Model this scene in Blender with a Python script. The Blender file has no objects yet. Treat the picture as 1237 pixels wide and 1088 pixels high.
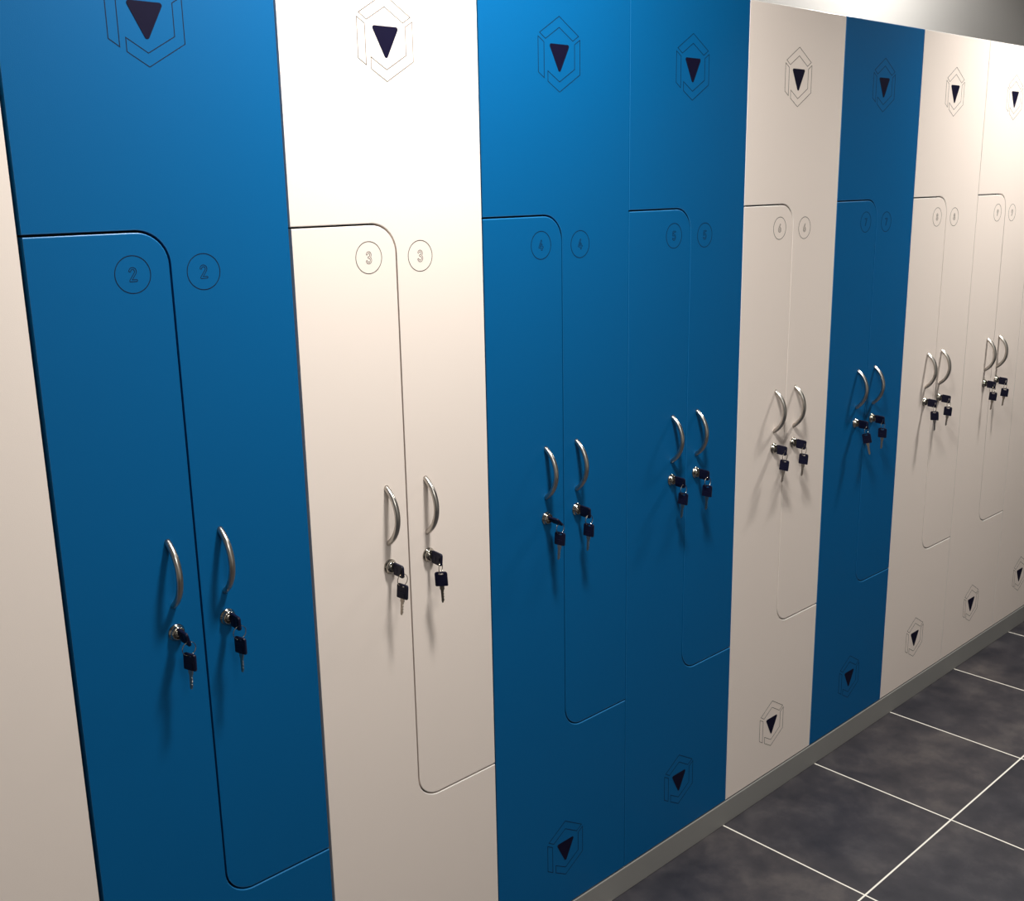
import bpy, bmesh, math
from mathutils import Vector, Matrix

C = bpy.context.scene.collection
W = 0.40                       # width of one locker column
DX = [0, -.0014, .0023, .0006, -.0003, -.0008, -.0010, -.0008, .0013, .0002, 0]
ZT0, ZB0, ZTOP, ZBOT = 1.5772, 0.4991, 2.0153, 0.0700
DZT = {2: .0028, 3: -.0026, 4: -.0012, 6: -.0012}      # the doors do not hang perfectly level
DZB = {2: -.0018, 3: .0018, 4: -.0009, 6: .0010}
DT = 0.018                     # door thickness

# ------------------------------------------------------------------ materials
def mat(name, col, rough=.5, metal=0.0, spec=.5, bump=0.0, bscale=300, noise=0.0, nscale=4, coat=0.0):
    m = bpy.data.materials.new(name); m.use_nodes = True
    nt = m.node_tree; b = nt.nodes['Principled BSDF']
    b.inputs['Base Color'].default_value = (*col, 1)
    b.inputs['Roughness'].default_value = rough
    b.inputs['Metallic'].default_value = metal
    b.inputs['Specular IOR Level'].default_value = spec
    b.inputs['Coat Weight'].default_value = coat
    tc = nt.nodes.new('ShaderNodeTexCoord')
    if noise:
        n = nt.nodes.new('ShaderNodeTexNoise'); n.inputs['Scale'].default_value = nscale
        n.inputs['Detail'].default_value = 5
        nt.links.new(tc.outputs['Object'], n.inputs['Vector'])
        mx = nt.nodes.new('ShaderNodeMix'); mx.data_type = 'RGBA'
        mx.inputs['A'].default_value = (*[c*(1-noise) for c in col], 1)
        mx.inputs['B'].default_value = (*[min(1, c*(1+noise)) for c in col], 1)
        nt.links.new(n.outputs['Fac'], mx.inputs['Factor'])
        nt.links.new(mx.outputs['Result'], b.inputs['Base Color'])
    if bump:
        n = nt.nodes.new('ShaderNodeTexNoise'); n.inputs['Scale'].default_value = bscale
        n.inputs['Detail'].default_value = 3
        nt.links.new(tc.outputs['Object'], n.inputs['Vector'])
        bp = nt.nodes.new('ShaderNodeBump'); bp.inputs['Strength'].default_value = bump
        bp.inputs['Distance'].default_value = .001
        nt.links.new(n.outputs['Fac'], bp.inputs['Height'])
        nt.links.new(bp.outputs['Normal'], b.inputs['Normal'])
    return m

M = {
    'white': mat('cream_laminate', (.84, .74, .675), .48, spec=.25, bump=.12, bscale=700, noise=.012, nscale=3),
    'blue': mat('blue_laminate', (.0010, .097, .268), .46, spec=.14, bump=.12, bscale=700, noise=.03, nscale=3),
    'edge_white': mat('cream_edge_highlight', (.85, .80, .76), .25, spec=.9, noise=.01),  # lighter bevel colour paints in the glint of light along door edges
    'edge_blue': mat('blue_edge_highlight', (.012, .17, .42), .3, spec=.9, noise=.01),  # same painted highlight for the blue doors
    'carcass': mat('dark_board', (.012, .012, .018), .7, noise=.1, nscale=20),
    'inlay_white': mat('engraved_line_brown', (.03, .022, .018), .7, noise=.1, nscale=50),
    'inlay_blue': mat('engraved_line_navy', (.0015, .006, .022), .7, spec=.2, noise=.1, nscale=50),
    'tri': mat('dark_navy_gloss', (.006, .005, .020), .5, spec=.08, noise=.1, nscale=50),
    'nickel': mat('brushed_nickel', (.50, .475, .44), .29, 1.0, bump=.05, bscale=900),
    'chrome': mat('polished_nickel', (.46, .43, .38), .13, 1.0, noise=.04, nscale=80),
    'slot': mat('keyway_dark', (.01, .01, .01), .5, noise=.1, nscale=80),
    'plastic': mat('black_plastic', (.006, .006, .022), .42, spec=.2, bump=.05, bscale=900),
    'brass': mat('key_steel', (.36, .32, .27), .28, 1.0, noise=.06, nscale=200),
    'plinth': mat('grey_plinth_board', (.25, .245, .235), .5, spec=.4, noise=.05, nscale=6, bump=.05, bscale=400),
    'wall': mat('painted_wall', (.78, .76, .74), .8, noise=.02, nscale=3, bump=.05, bscale=200),
    'ceil': mat('painted_ceiling', (.50, .49, .47), .9, noise=.02, nscale=3),
}

def floor_mat(gx, gy, s, half):
    m = bpy.data.materials.new('slate_tiles'); m.use_nodes = True
    nt = m.node_tree; N = nt.nodes; L = nt.links; b = N['Principled BSDF']
    tc = N.new('ShaderNodeTexCoord'); sp = N.new('ShaderNodeSeparateXYZ'); L.new(tc.outputs['Object'], sp.inputs[0])
    def math_(op, a, bb=None):
        n = N.new('ShaderNodeMath'); n.operation = op
        for i, v in enumerate((a, bb)):
            if v is None: continue
            if isinstance(v, (int, float)): n.inputs[i].default_value = v
            else: L.new(v, n.inputs[i])
        return n.outputs[0]
    ds, ids = [], []
    for k, g in ((0, gx), (1, gy)):
        u = math_('DIVIDE', math_('SUBTRACT', sp.outputs[k], g), s)
        ids.append(math_('FLOOR', u))
        f = math_('FRACT', u)
        ds.append(math_('MULTIPLY', math_('MINIMUM', f, math_('SUBTRACT', 1.0, f)), s))
    d = math_('MINIMUM', ds[0], ds[1])
    mr = N.new('ShaderNodeMapRange'); L.new(d, mr.inputs['Value'])
    mr.inputs['From Min'].default_value = half*.8; mr.inputs['From Max'].default_value = half*1.15
    # cloudy slate, offset per tile
    cb = N.new('ShaderNodeCombineXYZ'); L.new(math_('MULTIPLY', ids[0], 7.31), cb.inputs[0]); L.new(math_('MULTIPLY', ids[1], 3.77), cb.inputs[1])
    va = N.new('ShaderNodeVectorMath'); va.operation = 'ADD'; L.new(tc.outputs['Object'], va.inputs[0]); L.new(cb.outputs[0], va.inputs[1])
    n1 = N.new('ShaderNodeTexNoise'); n1.inputs['Scale'].default_value = 7.5; n1.inputs['Detail'].default_value = 9; n1.inputs['Roughness'].default_value = .62; n1.inputs['Distortion'].default_value = .15
    L.new(va.outputs[0], n1.inputs['Vector'])
    cr = N.new('ShaderNodeValToRGB'); L.new(n1.outputs['Fac'], cr.inputs[0])
    e = cr.color_ramp.elements
    e[0].position = .34; e[0].color = (.024, .024, .031, 1); e[1].position = .68; e[1].color = (.080, .073, .074, 1)
    k = e.new(.50); k.color = (.043, .040, .046, 1)
    n2 = N.new('ShaderNodeTexNoise'); n2.inputs['Scale'].default_value = 2.2; n2.inputs['Detail'].default_value = 3
    L.new(va.outputs[0], n2.inputs['Vector'])
    cr2 = N.new('ShaderNodeValToRGB'); L.new(n2.outputs['Fac'], cr2.inputs[0])
    cr2.color_ramp.elements[0].position = .35; cr2.color_ramp.elements[0].color = (.72, .74, .82, 1)
    cr2.color_ramp.elements[1].position = .65; cr2.color_ramp.elements[1].color = (1.15, 1.1, 1.06, 1)
    mu = N.new('ShaderNodeMix'); mu.data_type = 'RGBA'; mu.blend_type = 'MULTIPLY'; mu.inputs['Factor'].default_value = 1
    L.new(cr.outputs[0], mu.inputs['A']); L.new(cr2.outputs[0], mu.inputs['B'])
    mx = N.new('ShaderNodeMix'); mx.data_type = 'RGBA'; L.new(mr.outputs[0], mx.inputs['Factor'])
    mx.inputs['A'].default_value = (.86, .82, .74, 1); L.new(mu.outputs['Result'], mx.inputs['B'])
    L.new(mx.outputs['Result'], b.inputs['Base Color'])
    ro = N.new('ShaderNodeMapRange'); L.new(n1.outputs['Fac'], ro.inputs['Value']); ro.inputs['To Min'].default_value = .42; ro.inputs['To Max'].default_value = .62
    L.new(ro.outputs[0], b.inputs['Roughness'])
    b.inputs['Specular IOR Level'].default_value = .35
    ad = math_('ADD', math_('MULTIPLY', mr.outputs[0], 1.0), math_('MULTIPLY', n1.outputs['Fac'], .35))
    bp = N.new('ShaderNodeBump'); bp.inputs['Strength'].default_value = .35; bp.inputs['Distance'].default_value = .0015
    L.new(ad, bp.inputs['Height']); L.new(bp.outputs['Normal'], b.inputs['Normal'])
    return m

# ------------------------------------------------------------------ helpers
def link(name, bm, mats, parent=None, smooth=False):
    bmesh.ops.recalc_face_normals(bm, faces=bm.faces[:])
    me = bpy.data.meshes.new(name); bm.to_mesh(me); bm.free()
    for m in (mats if isinstance(mats, (list, tuple)) else [mats]): me.materials.append(m)
    if smooth:
        for p in me.polygons: p.use_smooth = True
    o = bpy.data.objects.new(name, me); C.objects.link(o)
    if parent: o.parent = parent
    return o

def empty(name, loc, label, cat, group=None):
    o = bpy.data.objects.new(name, None); C.objects.link(o); o.location = loc
    o.empty_display_size = .05; tag(o, label, cat, group)
    return o

def tag(o, label, cat, group=None):
    o['label'] = label; o['category'] = cat
    if group: o['group'] = group

def box(bm, a, b, mi=0):
    v = [bm.verts.new((x, y, z)) for x in (a[0], b[0]) for y in (a[1], b[1]) for z in (a[2], b[2])]
    for f in ((0,1,3,2),(4,6,7,5),(0,4,5,1),(2,3,7,6),(0,2,6,4),(1,5,7,3)):
        bm.faces.new([v[i] for i in f]).material_index = mi

def prism(bm, pts, y0, y1, mi=0, weighted=False):
    """polygon in (x,z) extruded along y"""
    a = [bm.verts.new((x, y0, z)) for x, z in pts]; b = [bm.verts.new((x, y1, z)) for x, z in pts]
    fs = [bm.faces.new(a), bm.faces.new(b[::-1])]
    n = len(pts)
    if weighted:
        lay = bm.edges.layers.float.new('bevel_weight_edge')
    for i in range(n): fs.append(bm.faces.new((a[i], a[(i+1) % n], b[(i+1) % n], b[i])))
    for f in fs: f.material_index = mi
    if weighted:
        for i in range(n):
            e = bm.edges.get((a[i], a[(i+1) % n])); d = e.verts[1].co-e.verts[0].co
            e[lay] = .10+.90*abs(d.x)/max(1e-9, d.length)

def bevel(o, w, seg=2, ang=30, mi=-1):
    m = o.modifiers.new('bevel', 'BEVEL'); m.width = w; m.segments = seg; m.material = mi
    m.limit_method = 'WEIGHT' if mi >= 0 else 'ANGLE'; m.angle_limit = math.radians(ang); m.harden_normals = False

def arc(cx, cz, r, a0, a1, n=12):
    return [(cx + r*math.cos(math.radians(a0+(a1-a0)*i/n)), cz + r*math.sin(math.radians(a0+(a1-a0)*i/n))) for i in range(n+1)]

def ribbon(bm, pts, w, y=-0.0002, closed=True, depth=.0006):
    """thin inlaid line following pts in the door plane, mitred corners"""
    n = len(pts); P = [Vector(p) for p in pts]; ins, outs = [], []
    for i in range(n):
        p = P[i]; a = P[(i-1) % n] if closed or i else None; b = P[(i+1) % n] if closed or i < n-1 else None
        d1 = (p-a).normalized() if a is not None else None; d2 = (b-p).normalized() if b is not None else None
        if d1 is None: d1 = d2
        if d2 is None: d2 = d1
        t = (d1+d2)
        if t.length < 1e-6: t = d1.copy()
        t.normalize(); nrm = Vector((-t.y, t.x)); c = max(.35, nrm.dot(Vector((-d1.y, d1.x))))
        off = nrm*(w/2/c); ins.append(p+off); outs.append(p-off)
    def ring(y_): return [bm.verts.new((q.x, y_, q.y)) for q in ins], [bm.verts.new((q.x, y_, q.y)) for q in outs]
    i0, o0 = ring(y); i1, o1 = ring(y+depth)
    for k in range(n if closed else n-1):
        j = (k+1) % n
        for q in ((i0[k], i0[j], o0[j], o0[k]), (i1[k], o1[k], o1[j], i1[j]), (i0[k], i1[k], i1[j], i0[j]), (o0[k], o0[j], o1[j], o1[k])):
            bm.faces.new(q)

def lathe_y(bm, prof, seg=32, cx=0, cz=0, mi=None):
    """profile [(r, y)] turned about the y axis"""
    rings = []
    for r, y in prof:
        if r < 1e-6: rings.append([bm.verts.new((cx, y, cz))])
        else: rings.append([bm.verts.new((cx+r*math.cos(2*math.pi*k/seg), y, cz+r*math.sin(2*math.pi*k/seg))) for k in range(seg)])
    for i in range(len(rings)-1):
        A, B = rings[i], rings[i+1]
        for k in range(seg):
            j = (k+1) % seg
            if len(A) == 1 and len(B) == 1: continue
            if len(A) == 1: f = bm.faces.new((A[0], B[j], B[k]))
            elif len(B) == 1: f = bm.faces.new((A[k], A[j], B[0]))
            else: f = bm.faces.new((A[k], A[j], B[j], B[k]))
            f.smooth = True
            if mi: f.material_index = mi[i]

# ------------------------------------------------------------------ digits (outlined strokes)
def digit_strokes(c):
    """centre lines of the figures in a box 1.0 wide, 2.0 high, origin in the middle"""
    A = lambda cx, cz, rx, rz, a0, a1, n=16: [(cx+rx*math.cos(math.radians(a0+(a1-a0)*i/n)), cz+rz*math.sin(math.radians(a0+(a1-a0)*i/n))) for i in range(n+1)]
    return {
        '0': [A(0, 0, .42, .85, 0, 360, 32)],
        '1': [[(-.3, .55), (.12, .86), (.12, -.86)]],
        '2': [A(0, .42, .42, .44, 165, -28) + [(-.42, -.86), (.48, -.86)]],
        '3': [A(-.02, .45, .38, .41, 160, -72) + [(-.05, .06)], [(-.05, .04)] + A(-.02, -.42, .44, .46, 80, -160)],
        '4': [[(.10, .86), (-.46, -.38), (.50, -.38)], [(.20, .12), (.20, -.86)]],
        '5': [[(.42, .86), (-.30, .86), (-.38, .08)] + A(-.02, -.32, .44, .54, 128, -150)],
        '6': [[(.20, .88), (-.34, .0)], A(0, -.40, .43, .46, 0, 360, 32)],
        '7': [[(-.44, .86), (.44, .86), (-.12, -.86)]],
        '8': [A(0, .46, .36, .40, 0, 360, 28), A(0, -.42, .43, .44, 0, 360, 32)],
        '9': [[(-.20, -.88), (.34, .0)], A(0, .40, .43, .46, 0, 360, 32)],
    }[c]

def digit_loops(c, hw=.135, N=44):
    """outline of the union of thick strokes, traced on a grid"""
    segs = [(Vector(p), Vector(q)) for l in digit_strokes(c) for p, q in zip(l, l[1:])]
    def sd(x, y):
        P = Vector((x, y)); best = 9
        for a, b in segs:
            ab = b-a; t = max(0, min(1, (P-a).dot(ab)/max(1e-9, ab.length_squared))); best = min(best, (P-a-ab*t).length)
        return best-hw
    nx, ny = N, int(N*1.7); x0, x1, y0, y1 = -.72, .72, -1.1, 1.1
    X = [x0+(x1-x0)*i/nx for i in range(nx+1)]; Y = [y0+(y1-y0)*j/ny for j in range(ny+1)]
    F = [[sd(x, y) for y in Y] for x in X]; nxt = {}
    def pt(k):
        (i, j, d) = k; i2, j2 = (i+1, j) if d == 0 else (i, j+1); a, b = F[i][j], F[i2][j2]; t = a/(a-b)
        return (X[i]+(X[i2]-X[i])*t, Y[j]+(Y[j2]-Y[j])*t)
    for i in range(nx):
        for j in range(ny):
            cs = [F[i][j] < 0, F[i+1][j] < 0, F[i+1][j+1] < 0, F[i][j+1] < 0]
            es = [(i, j, 0), (i+1, j, 1), (i, j+1, 0), (i, j, 1)]
            cr = [k for k in range(4) if cs[k] != cs[(k+1) % 4]]
            if len(cr) == 2: prs = [(cr[0], cr[1])]
            elif len(cr) == 4: prs = [(0, 1), (2, 3)] if cs[0] else [(0, 3), (1, 2)]
            else: continue
            for p, q in prs:
                nxt.setdefault(es[p], []).append(es[q]); nxt.setdefault(es[q], []).append(es[p])
    loops, seen = [], set()
    for st in nxt:
        if st in seen: continue
        lp, cur = [], st
        while cur is not None:
            seen.add(cur); lp.append(pt(cur)); cur = next((k for k in nxt[cur] if k not in seen), None)
        out = []
        for p in lp:
            if not out or (Vector(p)-Vector(out[-1])).length > .03: out.append(p)
        if len(out) > 5: loops.append([(p[0]*.0098, p[1]*.0098) for p in out])
    return loops

def badge(parent, x, z, ch, m):
    bm = bmesh.new()
    ribbon(bm, [(x+.026*math.cos(2*math.pi*k/64), z+.026*math.sin(2*math.pi*k/64)) for k in range(64)], .00115)
    for s in ch_list(ch):
        for lp in DIG[s[0]]: ribbon(bm, [(x+s[1]+p[0]*s[2], z+p[1]) for p in lp], .0009)
    return link('number', bm, m, parent)

def ch_list(ch):
    if len(ch) == 1: return [(ch, 0, 1)]
    return [(ch[0], -.0065, .8), (ch[1], .0065, .8)]

DIG = {c: digit_loops(c) for c in '0123456789'}

# the hexagonal emblem, coordinates relative to (column centre, emblem origin)
def emblem(parent, cx, cz, m):
    bm = bmesh.new(); k = .001
    P = lambda l: [(cx+(a-200)*k, cz+(b-1864)*k) for a, b in l]
    ribbon(bm, P([(149, 1899.5), (200, 1930.5), (251.5, 1899.5), (236, 1890), (200, 1911.5), (164, 1890)]), .00115)
    ribbon(bm, P([(145, 1893), (160, 1884), (160, 1822), (145, 1831.5)]), .00115)
    ribbon(bm, P([(255, 1893), (255, 1831.5), (200, 1798.5), (169.5, 1816.5), (169.5, 1834.5), (200, 1816.5), (240.5, 1840.5), (240.5, 1884)]), .00115)
    link('emblem', bm, m, parent)
    # triangle with rounded corners
    bm = bmesh.new(); T = [Vector((-.0275, .0185)), Vector((.0275, .0185)), Vector((0, -.0335))]
    r = .0035; pts = []
    for i in range(3):
        p, a, b = T[i], T[(i-1) % 3], T[(i+1) % 3]
        u, v = (a-p).normalized(), (b-p).normalized(); th = u.angle(v)/2; d = r/math.tan(th); c = p+(u+v).normalized()*(r/math.sin(th))
        s, e = p+u*d-c, p+v*d-c
        for q in range(7):
            w_ = s.lerp(e, q/6).normalized()*r; pts.append((cx+c.x+w_.x, cz+c.y+w_.y))
    prism(bm, pts, -.0005, .0006)
    link('emblem_triangle', bm, M['tri'], parent)

# ------------------------------------------------------------------ one locker
R_ = .048
def handle(parent, x):
    bm = bmesh.new(); z0, z1, d = 1.0265, 1.1265, .0285
    h = (z1-z0)/2; Rr = (h*h+d*d)/(2*d); zc = (z0+z1)/2; yc = -(d-Rr)     # circle through both feet
    a = math.asin(h/Rr); n = 36; seg = 14; rings = []
    ext = .10
    for i in range(n+1):
        t = -a-ext*.35 + (2*a+ext*.7)*i/n
        c = Vector((x, yc-Rr*math.cos(t), zc+Rr*math.sin(t)))
        if c.y > .0015: c.y = .0015
        nr = Vector((0, -math.cos(t), math.sin(t)))
        rr = .0049
        rings.append([bm.verts.new(c+Vector((rr*1.05*math.cos(2*math.pi*k/seg), 0, 0))+nr*(rr*math.sin(2*math.pi*k/seg))) for k in range(seg)])
    for i in range(n):
        for k in range(seg):
            j = (k+1) % seg; bm.faces.new((rings[i][k], rings[i][j], rings[i+1][j], rings[i+1][k])).smooth = True
    bm.faces.new(rings[0]); bm.faces.new(rings[-1][::-1])
    return link('handle', bm, M['nickel'], parent)

LZ = .983
def lock(parent, x, roll):
    bm = bmesh.new()
    prof = [(.0, .0), (.0134, .0), (.0134, -.0012), (.0128, -.0022), (.0116, -.0030), (.0108, -.0058), (.0100, -.0078), (.0086, -.0088), (.0074, -.0086), (.0069, -.0070), (.0066, -.0070), (.0064, -.0082), (.0, -.0084)]
    lathe_y(bm, prof, 36, x, LZ)
    n0 = len(bm.verts)
    box(bm, (x-.0009, -.0087, LZ-.0044), (x+.0009, -.0070, LZ+.0042), 1)
    bm.verts.ensure_lookup_table()
    vs = bm.verts[n0:]
    bmesh.ops.rotate(bm, verts=vs, cent=(x, 0, LZ), matrix=Matrix.Rotation(roll, 3, 'Y'))
    return link('lock', bm, [M['chrome'], M['slot']], parent)

def make_locker(n, colour, gl, gr, xh, rolls):
    """n = number on the doors; gl, gr = half gaps at the column's sides"""
    X0, X1 = (n-1)*W+DX[n-1], n*W+DX[n]
    word = {'white': 'cream white', 'blue': 'blue'}[colour]
    ZT, ZB = ZT0+DZT.get(n, 0), ZB0+DZB.get(n, 0)
    root = empty('locker', (X0, 0, 0), LABEL[n], 'locker', 'lockers with Z-shaped doors standing in a row')
    w = X1-X0; m = M[colour]; ml = M['inlay_'+colour]
    bm = bmesh.new(); t = .016; yb = .50; y0 = DT+.002
    za, zb_ = ZBOT-.0025, ZTOP-.002
    box(bm, (0.0002, y0, za), (t, yb, zb_)); box(bm, (w-t, y0, za), (w-.0002, yb, zb_))
    box(bm, (t, y0, zb_-t), (w-t, yb, zb_)); box(bm, (t, y0, za), (w-t, yb, za+t)); box(bm, (t, yb-.006, za+t), (w-t, yb, zb_-t))
    box(bm, (t, y0, ZT-.03), (.21, yb-.006, ZT+.014)); box(bm, (.19, y0, ZB-.014), (w-t, yb-.006, ZB+.03))
    box(bm, (.1935, y0, ZB+.03), (.2135, yb-.006, ZT-.03))
    link('carcass', bm, M['carcass'], root)
    g = .0015 if n != 2 else .0017; xs = .2035; xl, xr = gl, w-gr
    # right-hand door: full-width top, right half going down
    p = [(xl, ZTOP), (xl, ZT+g)] + arc(xs-R_, ZT-R_, R_+g, 90, 0) + arc(xs+R_, ZB+R_, R_-g, 180, 270) + [(xr, ZB+g), (xr, ZTOP)]
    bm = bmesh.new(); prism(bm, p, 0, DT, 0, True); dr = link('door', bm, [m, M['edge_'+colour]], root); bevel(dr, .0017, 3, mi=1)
    # left-hand door: left half, full-width foot
    xl2 = xl + (.0015 if n == 3 else 0.0008 if n == 2 else 0)
    p = [(xl2, ZT-g)] + arc(xs-R_, ZT-R_, R_-g, 90, 0) + arc(xs+R_, ZB+R_, R_+g, 180, 270) + [(xr, ZB-g), (xr, ZBOT), (xl2, ZBOT)]
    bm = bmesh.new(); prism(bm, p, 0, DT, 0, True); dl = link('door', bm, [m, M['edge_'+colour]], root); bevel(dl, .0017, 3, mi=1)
    emblem(dr, .2005, 1.864, ml); emblem(dl, .2005, .2130, ml)
    badge(dl, .1470, 1.5215, str(n), ml); badge(dr, .2545, 1.5185, str(n), ml)
    handle(dl, xh[0]); handle(dr, xh[1])
    lock(dl, xh[0], rolls[0]); lock(dr, xh[1], rolls[1])
    return root, X0

# ------------------------------------------------------------------ keys
def rrect(u0, u1, v, r0, r1, n=6):
    pts = []
    for cu, cv, r, a0 in ((u0+r0, -v+r0, r0, 180), (u1-r1, -v+r1, r1, 270), (u1-r1, v-r1, r1, 0), (u0+r0, v-r0, r0, 90)):
        for i in range(n+1):
            a = math.radians(a0+90*i/n); pts.append((cu+r*math.cos(a), cv+r*math.sin(a)))
    return pts

def plate_with_slot(bm, outer, cu, half, r, th):
    """outer polygon (u,v) with a slot centred at (cu,0) lying along v"""
    def hit(a):
        d = Vector((math.cos(a), math.sin(a))); lo, hi = 0, .1
        for _ in range(30):
            m = (lo+hi)/2; p = d*m; q = max(0, abs(p.y)-(half-r))
            if math.hypot(p.x, q) < r: lo = m
            else: hi = m
        return (cu+d.x*lo, d.y*lo)
    inner = [hit(math.atan2(v, u-cu)) for u, v in outer]; n = len(outer)
    # u along x, v along z, thickness along y in local space
    V = [[bm.verts.new((u, s*th/2*k, v)) for u, v in l] for l, k in ((outer, .8), (inner, 1)) for s in (-1, 1)]
    o0, o1, i0, i1 = V
    om = [bm.verts.new((u+(.0004 if u > cu else -.0004), 0, v*1.03)) for u, v in outer]
    for k in range(n):
        j = (k+1) % n
        for f in ((o0[k], o0[j], i0[j], i0[k]), (o1[k], i1[k], i1[j], o1[j]), (i0[k], i0[j], i1[j], i1[k]), (o0[k], om[k], om[j], o0[j]), (om[k], o1[k], o1[j], om[j])):
            bm.faces.new(f)

SL = .0040     # slot distance from the head's free end
def key_head(parent):
    bm = bmesh.new(); plate_with_slot(bm, rrect(0, .0265, .0114, .0042, .0018), SL, .0052, .0016, .0046)
    # raised shoulder where the blade enters
    box(bm, (.0150, -.0027, -.0062), (.0262, .0027, .0062))
    return link('key_head', bm, M['plastic'], parent)

def key_blade(parent, length):
    bm = bmesh.new(); a = .0255
    pts = [(a-.001, -.0042), (a+.0075, -.0042), (a+.0085, -.0028), (a+.012, -.0028), (a+.0135, -.0012), (a+.015, -.0026), (a+.0175, -.0026), (a+.019, -.0010), (a+.0205, -.0024), (a+.023, -.0024), (a+.0245, -.0008), (a+.026, -.0022), (a+.029, -.0022), (a+.0305, -.0008), (a+.033, -.0004), (a+.033, .0018), (a+.0315, .0028), (a+.0085, .0028), (a+.0075, .0042), (a-.001, .0042)]
    if length < .02: pts = [(a-.001, -.0032), (a+length, -.0032), (a+length, .0032), (a-.001, .0032)]
    prism(bm, pts, -.0009, .0009)
    o = link('key', bm, M['brass'], parent)
    if length >= .02:
        pass
    return o

def torus(bm, R, r, seg=40, ms=8, gap=0):
    rings = []
    for i in range(seg):
        a = 2*math.pi*i/seg; c = Vector((R*math.cos(a), 0, R*math.sin(a))); nr = c.normalized()
        rings.append([bm.verts.new(c+nr*(r*math.cos(2*math.pi*k/ms))+Vector((0, gap+r*math.sin(2*math.pi*k/ms), 0))) for k in range(ms)])
    for i in range(seg):
        for k in range(ms):
            bm.faces.new((rings[i][k], rings[i][(k+1) % ms], rings[(i+1) % seg][(k+1) % ms], rings[(i+1) % seg][k])).smooth = True

# prototypes are the first bunch; later ones are copies sharing the meshes
PROTO = {}
def key_bunch(x, roll, yaw, tilt, label, group, droop=.06):
    """keys standing in the lock at (x, 0, LZ): one inserted, one hanging from a ring"""
    root = empty('key_bunch', (x, 0, LZ), label, 'keys', group)
    if not PROTO:
        k1 = key_blade(root, .012); h1 = key_head(k1)
        k2 = key_blade(root, .0285); h2 = key_head(k2)
        bm = bmesh.new(); torus(bm, .0108, .0005, gap=-.0004); torus(bm, .0108, .0005, gap=.0004); rg = link('key_ring', bm, M['chrome'], root)
        PROTO.update(k1=k1, h1=h1, k2=k2, h2=h2, rg=rg)
    else:
        def cp(o, par): c = o.copy(); C.objects.link(c); c.parent = par; return c
        k1 = cp(PROTO['k1'], root); h1 = cp(PROTO['h1'], k1)
        k2 = cp(PROTO['k2'], root); h2 = cp(PROTO['h2'], k2); rg = cp(PROTO['rg'], root)
    # inserted key: local u (x) -> world +y, local v (z) -> world z, thickness -> x; free end outwards
    yo = -.0385
    base = Matrix(((0, 1, 0), (1, 0, 0), (0, 0, 1))).to_4x4()
    Rl = Matrix.Rotation(roll, 4, 'Y') @ Matrix.Rotation(droop, 4, 'X')
    T1 = Rl @ Matrix.Translation((0, yo, 0)) @ base
    k1.matrix_local = T1
    low = T1 @ Vector((SL, 0, -.0050+.0011))         # lowest point of the slot
    side = -1 if roll < -.9 else 1
    rc = low + Vector((0, 0, -.0108))
    rg.matrix_local = Matrix.Translation(rc) @ Matrix.Rotation(yaw*.8 if yaw > .5 else 0, 4, 'Z')
    # hanging key: u -> -z, v -> y (then yaw), thickness -> x
    hb = Matrix(((0, 1, 0), (0, 0, 1), (-1, 0, 0))).to_4x4()
    bottom = rc + Vector((0, 0, -.0108))
    T2 = Matrix.Translation(bottom) @ Matrix.Rotation(yaw, 4, 'Z') @ Matrix.Rotation(tilt, 4, 'X') @ Matrix.Translation((0, 0, SL-.0012)) @ hb
    k2.matrix_local = T2
    return root

# ------------------------------------------------------------------ the row
LABEL = {
    1: 'cream white locker at the left edge of the photo, left of blue locker 2',
    2: 'blue locker with number 2 on both doors, nearest blue one',
    3: 'cream white locker with number 3 on both doors, between blue lockers 2 and 4',
    4: 'blue locker with number 4 on both doors, right of the cream locker 3',
    5: 'blue locker with number 5 on both doors, directly left of cream locker 6',
    6: 'cream white locker with number 6 on both doors, between two blue lockers',
    7: 'blue locker with number 7 on both doors, the farthest blue one',
    8: 'cream white locker with number 8 on both doors, directly right of blue locker 7',
    9: 'cream white locker with number 9 on both doors, near the right edge',
    10: 'cream white locker cut off by the right edge of the photo, beyond locker 9',
}
COL = {1: 'white', 2: 'blue', 3: 'white', 4: 'blue', 5: 'blue', 6: 'white', 7: 'blue', 8: 'white', 9: 'white', 10: 'white'}
GAP = [.002, .0060, .0036, .0032, .0028, .0024, .0024, .0026, .0026, .0026, .002]
XH = {1: (.157, .245), 2: (.159, .245), 3: (.160, .247), 4: (.153, .241), 5: (.152, .2405), 6: (.157, .244), 7: (.152, .241), 8: (.150, .239), 9: (.152, .240), 10: (.152, .240)}
D = math.radians
# per lock: roll of inserted key, yaw and tilt of the hanging key
KEY = {2: ((-14, 20, 2), (-4, 14, 0)), 3: ((-4, 14, 5), (2, 42, -3)), 4: ((-45, 14, 4), (-6, 14, 3)), 5: ((-8, 12, 4), (-2, 12, 2)),
       6: ((0, 10, 5), (3, 12, 3)), 7: ((-10, 10, -14), (-14, 10, 0)), 8: ((0, 10, -4), (4, 10, 3)), 9: ((2, 10, 4), (4, 10, 4))}
for n in range(1, 11):
    ks = KEY.get(n, ((0, 0, 0), (0, 0, 0)))
    root, X0 = make_locker(n, COL[n], GAP[n-1]/2, GAP[n]/2, XH[n], (D(ks[0][0]), D(ks[1][0])))
    if n in KEY:
        cw = 'blue' if COL[n] == 'blue' else 'cream'
        for s in (0, 1):
            a = ks[s]
            key_bunch(X0+XH[n][s], D(a[0]), D(a[1]), D(a[2]),
                      'two black-headed keys on a ring in the %s lock of %s locker %d' % (('left', 'right')[s], cw, n),
                      'key bunches hanging from the locker locks')

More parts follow.
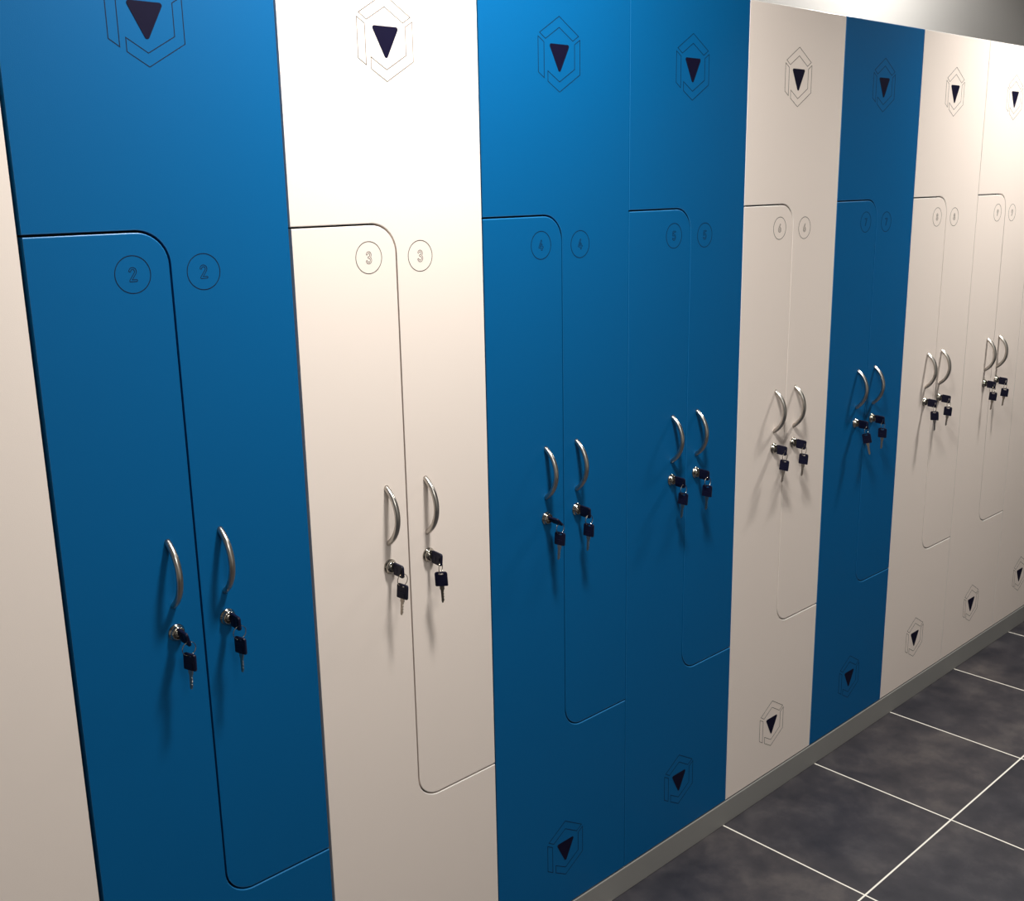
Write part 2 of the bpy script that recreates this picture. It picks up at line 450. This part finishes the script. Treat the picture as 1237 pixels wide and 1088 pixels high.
bm = bmesh.new(); box(bm, (0, -.0015, 0), (10*W, .016, .0668))
pl = link('plinth', bm, M['plinth']); bevel(pl, .002, 3); tag(pl, 'long grey plinth running along the floor under all the lockers', 'plinth')

# ------------------------------------------------------------------ the room
def struct(name, a, b, m):
    bm = bmesh.new(); box(bm, a, b); o = link(name, bm, m); o['kind'] = 'structure'; return o
X_0, X_1, Y0, Y1, ZC = -2.2, 6.4, -3.0, .52, 2.62
struct('floor', (X_0, Y0, -.05), (X_1, Y1, 0), floor_mat(1.9913, -.4045, .43964, .0022))
struct('ceiling', (X_0, Y0, ZC), (X_1, Y1, ZC+.05), M['ceil'])
struct('wall_back', (X_0, Y1, 0), (X_1, Y1+.05, ZC), M['wall'])
struct('wall_front', (X_0, Y0-.05, 0), (X_1, Y0, ZC), M['ceil'])
struct('wall_left', (X_0-.05, Y0, 0), (X_0, Y1, ZC), M['ceil'])
struct('wall_right', (X_1, Y0, 0), (X_1+.05, Y1, ZC), M['ceil'])

# ------------------------------------------------------------------ lights
def area(name, loc, size, power, col, spread=180, rot=(0, 0, 0), shape='DISK'):
    l = bpy.data.lights.new(name, 'AREA'); l.shape = shape; l.size = size; l.energy = power; l.color = col; l.spread = math.radians(spread)
    o = bpy.data.objects.new(name, l); C.objects.link(o); o.location = loc; o.rotation_euler = rot; return o
WARM = (.98, .955, .90)
# a row of ceiling downlights in front of the lockers, and two small spots over the back wall
for x, p, spr in ((1.08, 45, 180), (3.44, 25, 135)):
    area('downlight', (x, -.6, ZC-.01), .24, p, WARM, spr)
area('fill_light', (.2, -2.3, ZC-.01), .6, 22, WARM, 180, shape='SQUARE')  # added fill light out of view, lifts the ambient on the left lockers
for x, p in ((3.38, 29),):
    sp = bpy.data.lights.new('wall_spot', 'SPOT'); sp.energy = p; sp.color = WARM; sp.spot_size = math.radians(176); sp.spot_blend = .3; sp.shadow_soft_size = .03
    so = bpy.data.objects.new('wall_spot', sp); C.objects.link(so); so.location = (x, .08, ZC-.02)
wd = bpy.data.worlds.new('world'); bpy.context.scene.world = wd; wd.use_nodes = True
wd.node_tree.nodes['Background'].inputs[0].default_value = (.5, .5, .5, 1); wd.node_tree.nodes['Background'].inputs[1].default_value = 0.0

# ------------------------------------------------------------------ camera
f_, cx, cy, X, Y, Z, pi_, ya, ro = 1311.196, 618.5, 544.0, -.11755, -1.47456, 1.63312, -.23987, .75235, -.01904
fw = Vector((math.sin(ya)*math.cos(pi_), math.cos(ya)*math.cos(pi_), math.sin(pi_)))
rt = Vector((math.cos(ya), -math.sin(ya), 0)); up = rt.cross(fw)
r2 = rt*math.cos(ro)+up*math.sin(ro); u2 = -rt*math.sin(ro)+up*math.cos(ro)
cam = bpy.data.cameras.new('camera'); co = bpy.data.objects.new('camera', cam); C.objects.link(co)
mw = Matrix.Identity(4)
for i in range(3): mw[i][0], mw[i][1], mw[i][2] = r2[i], u2[i], -fw[i]
mw[0][3], mw[1][3], mw[2][3] = X, Y, Z
co.matrix_world = mw; cam.sensor_fit = 'HORIZONTAL'; cam.sensor_width = 36; cam.lens = f_/1237*36; cam.clip_start = .02
sc = bpy.context.scene; sc.camera = co
sc.view_settings.view_transform = 'Standard'; sc.view_settings.look = 'None'; sc.view_settings.gamma = 1
sc.view_settings.use_curve_mapping = False; sc.view_settings.exposure = 0.0
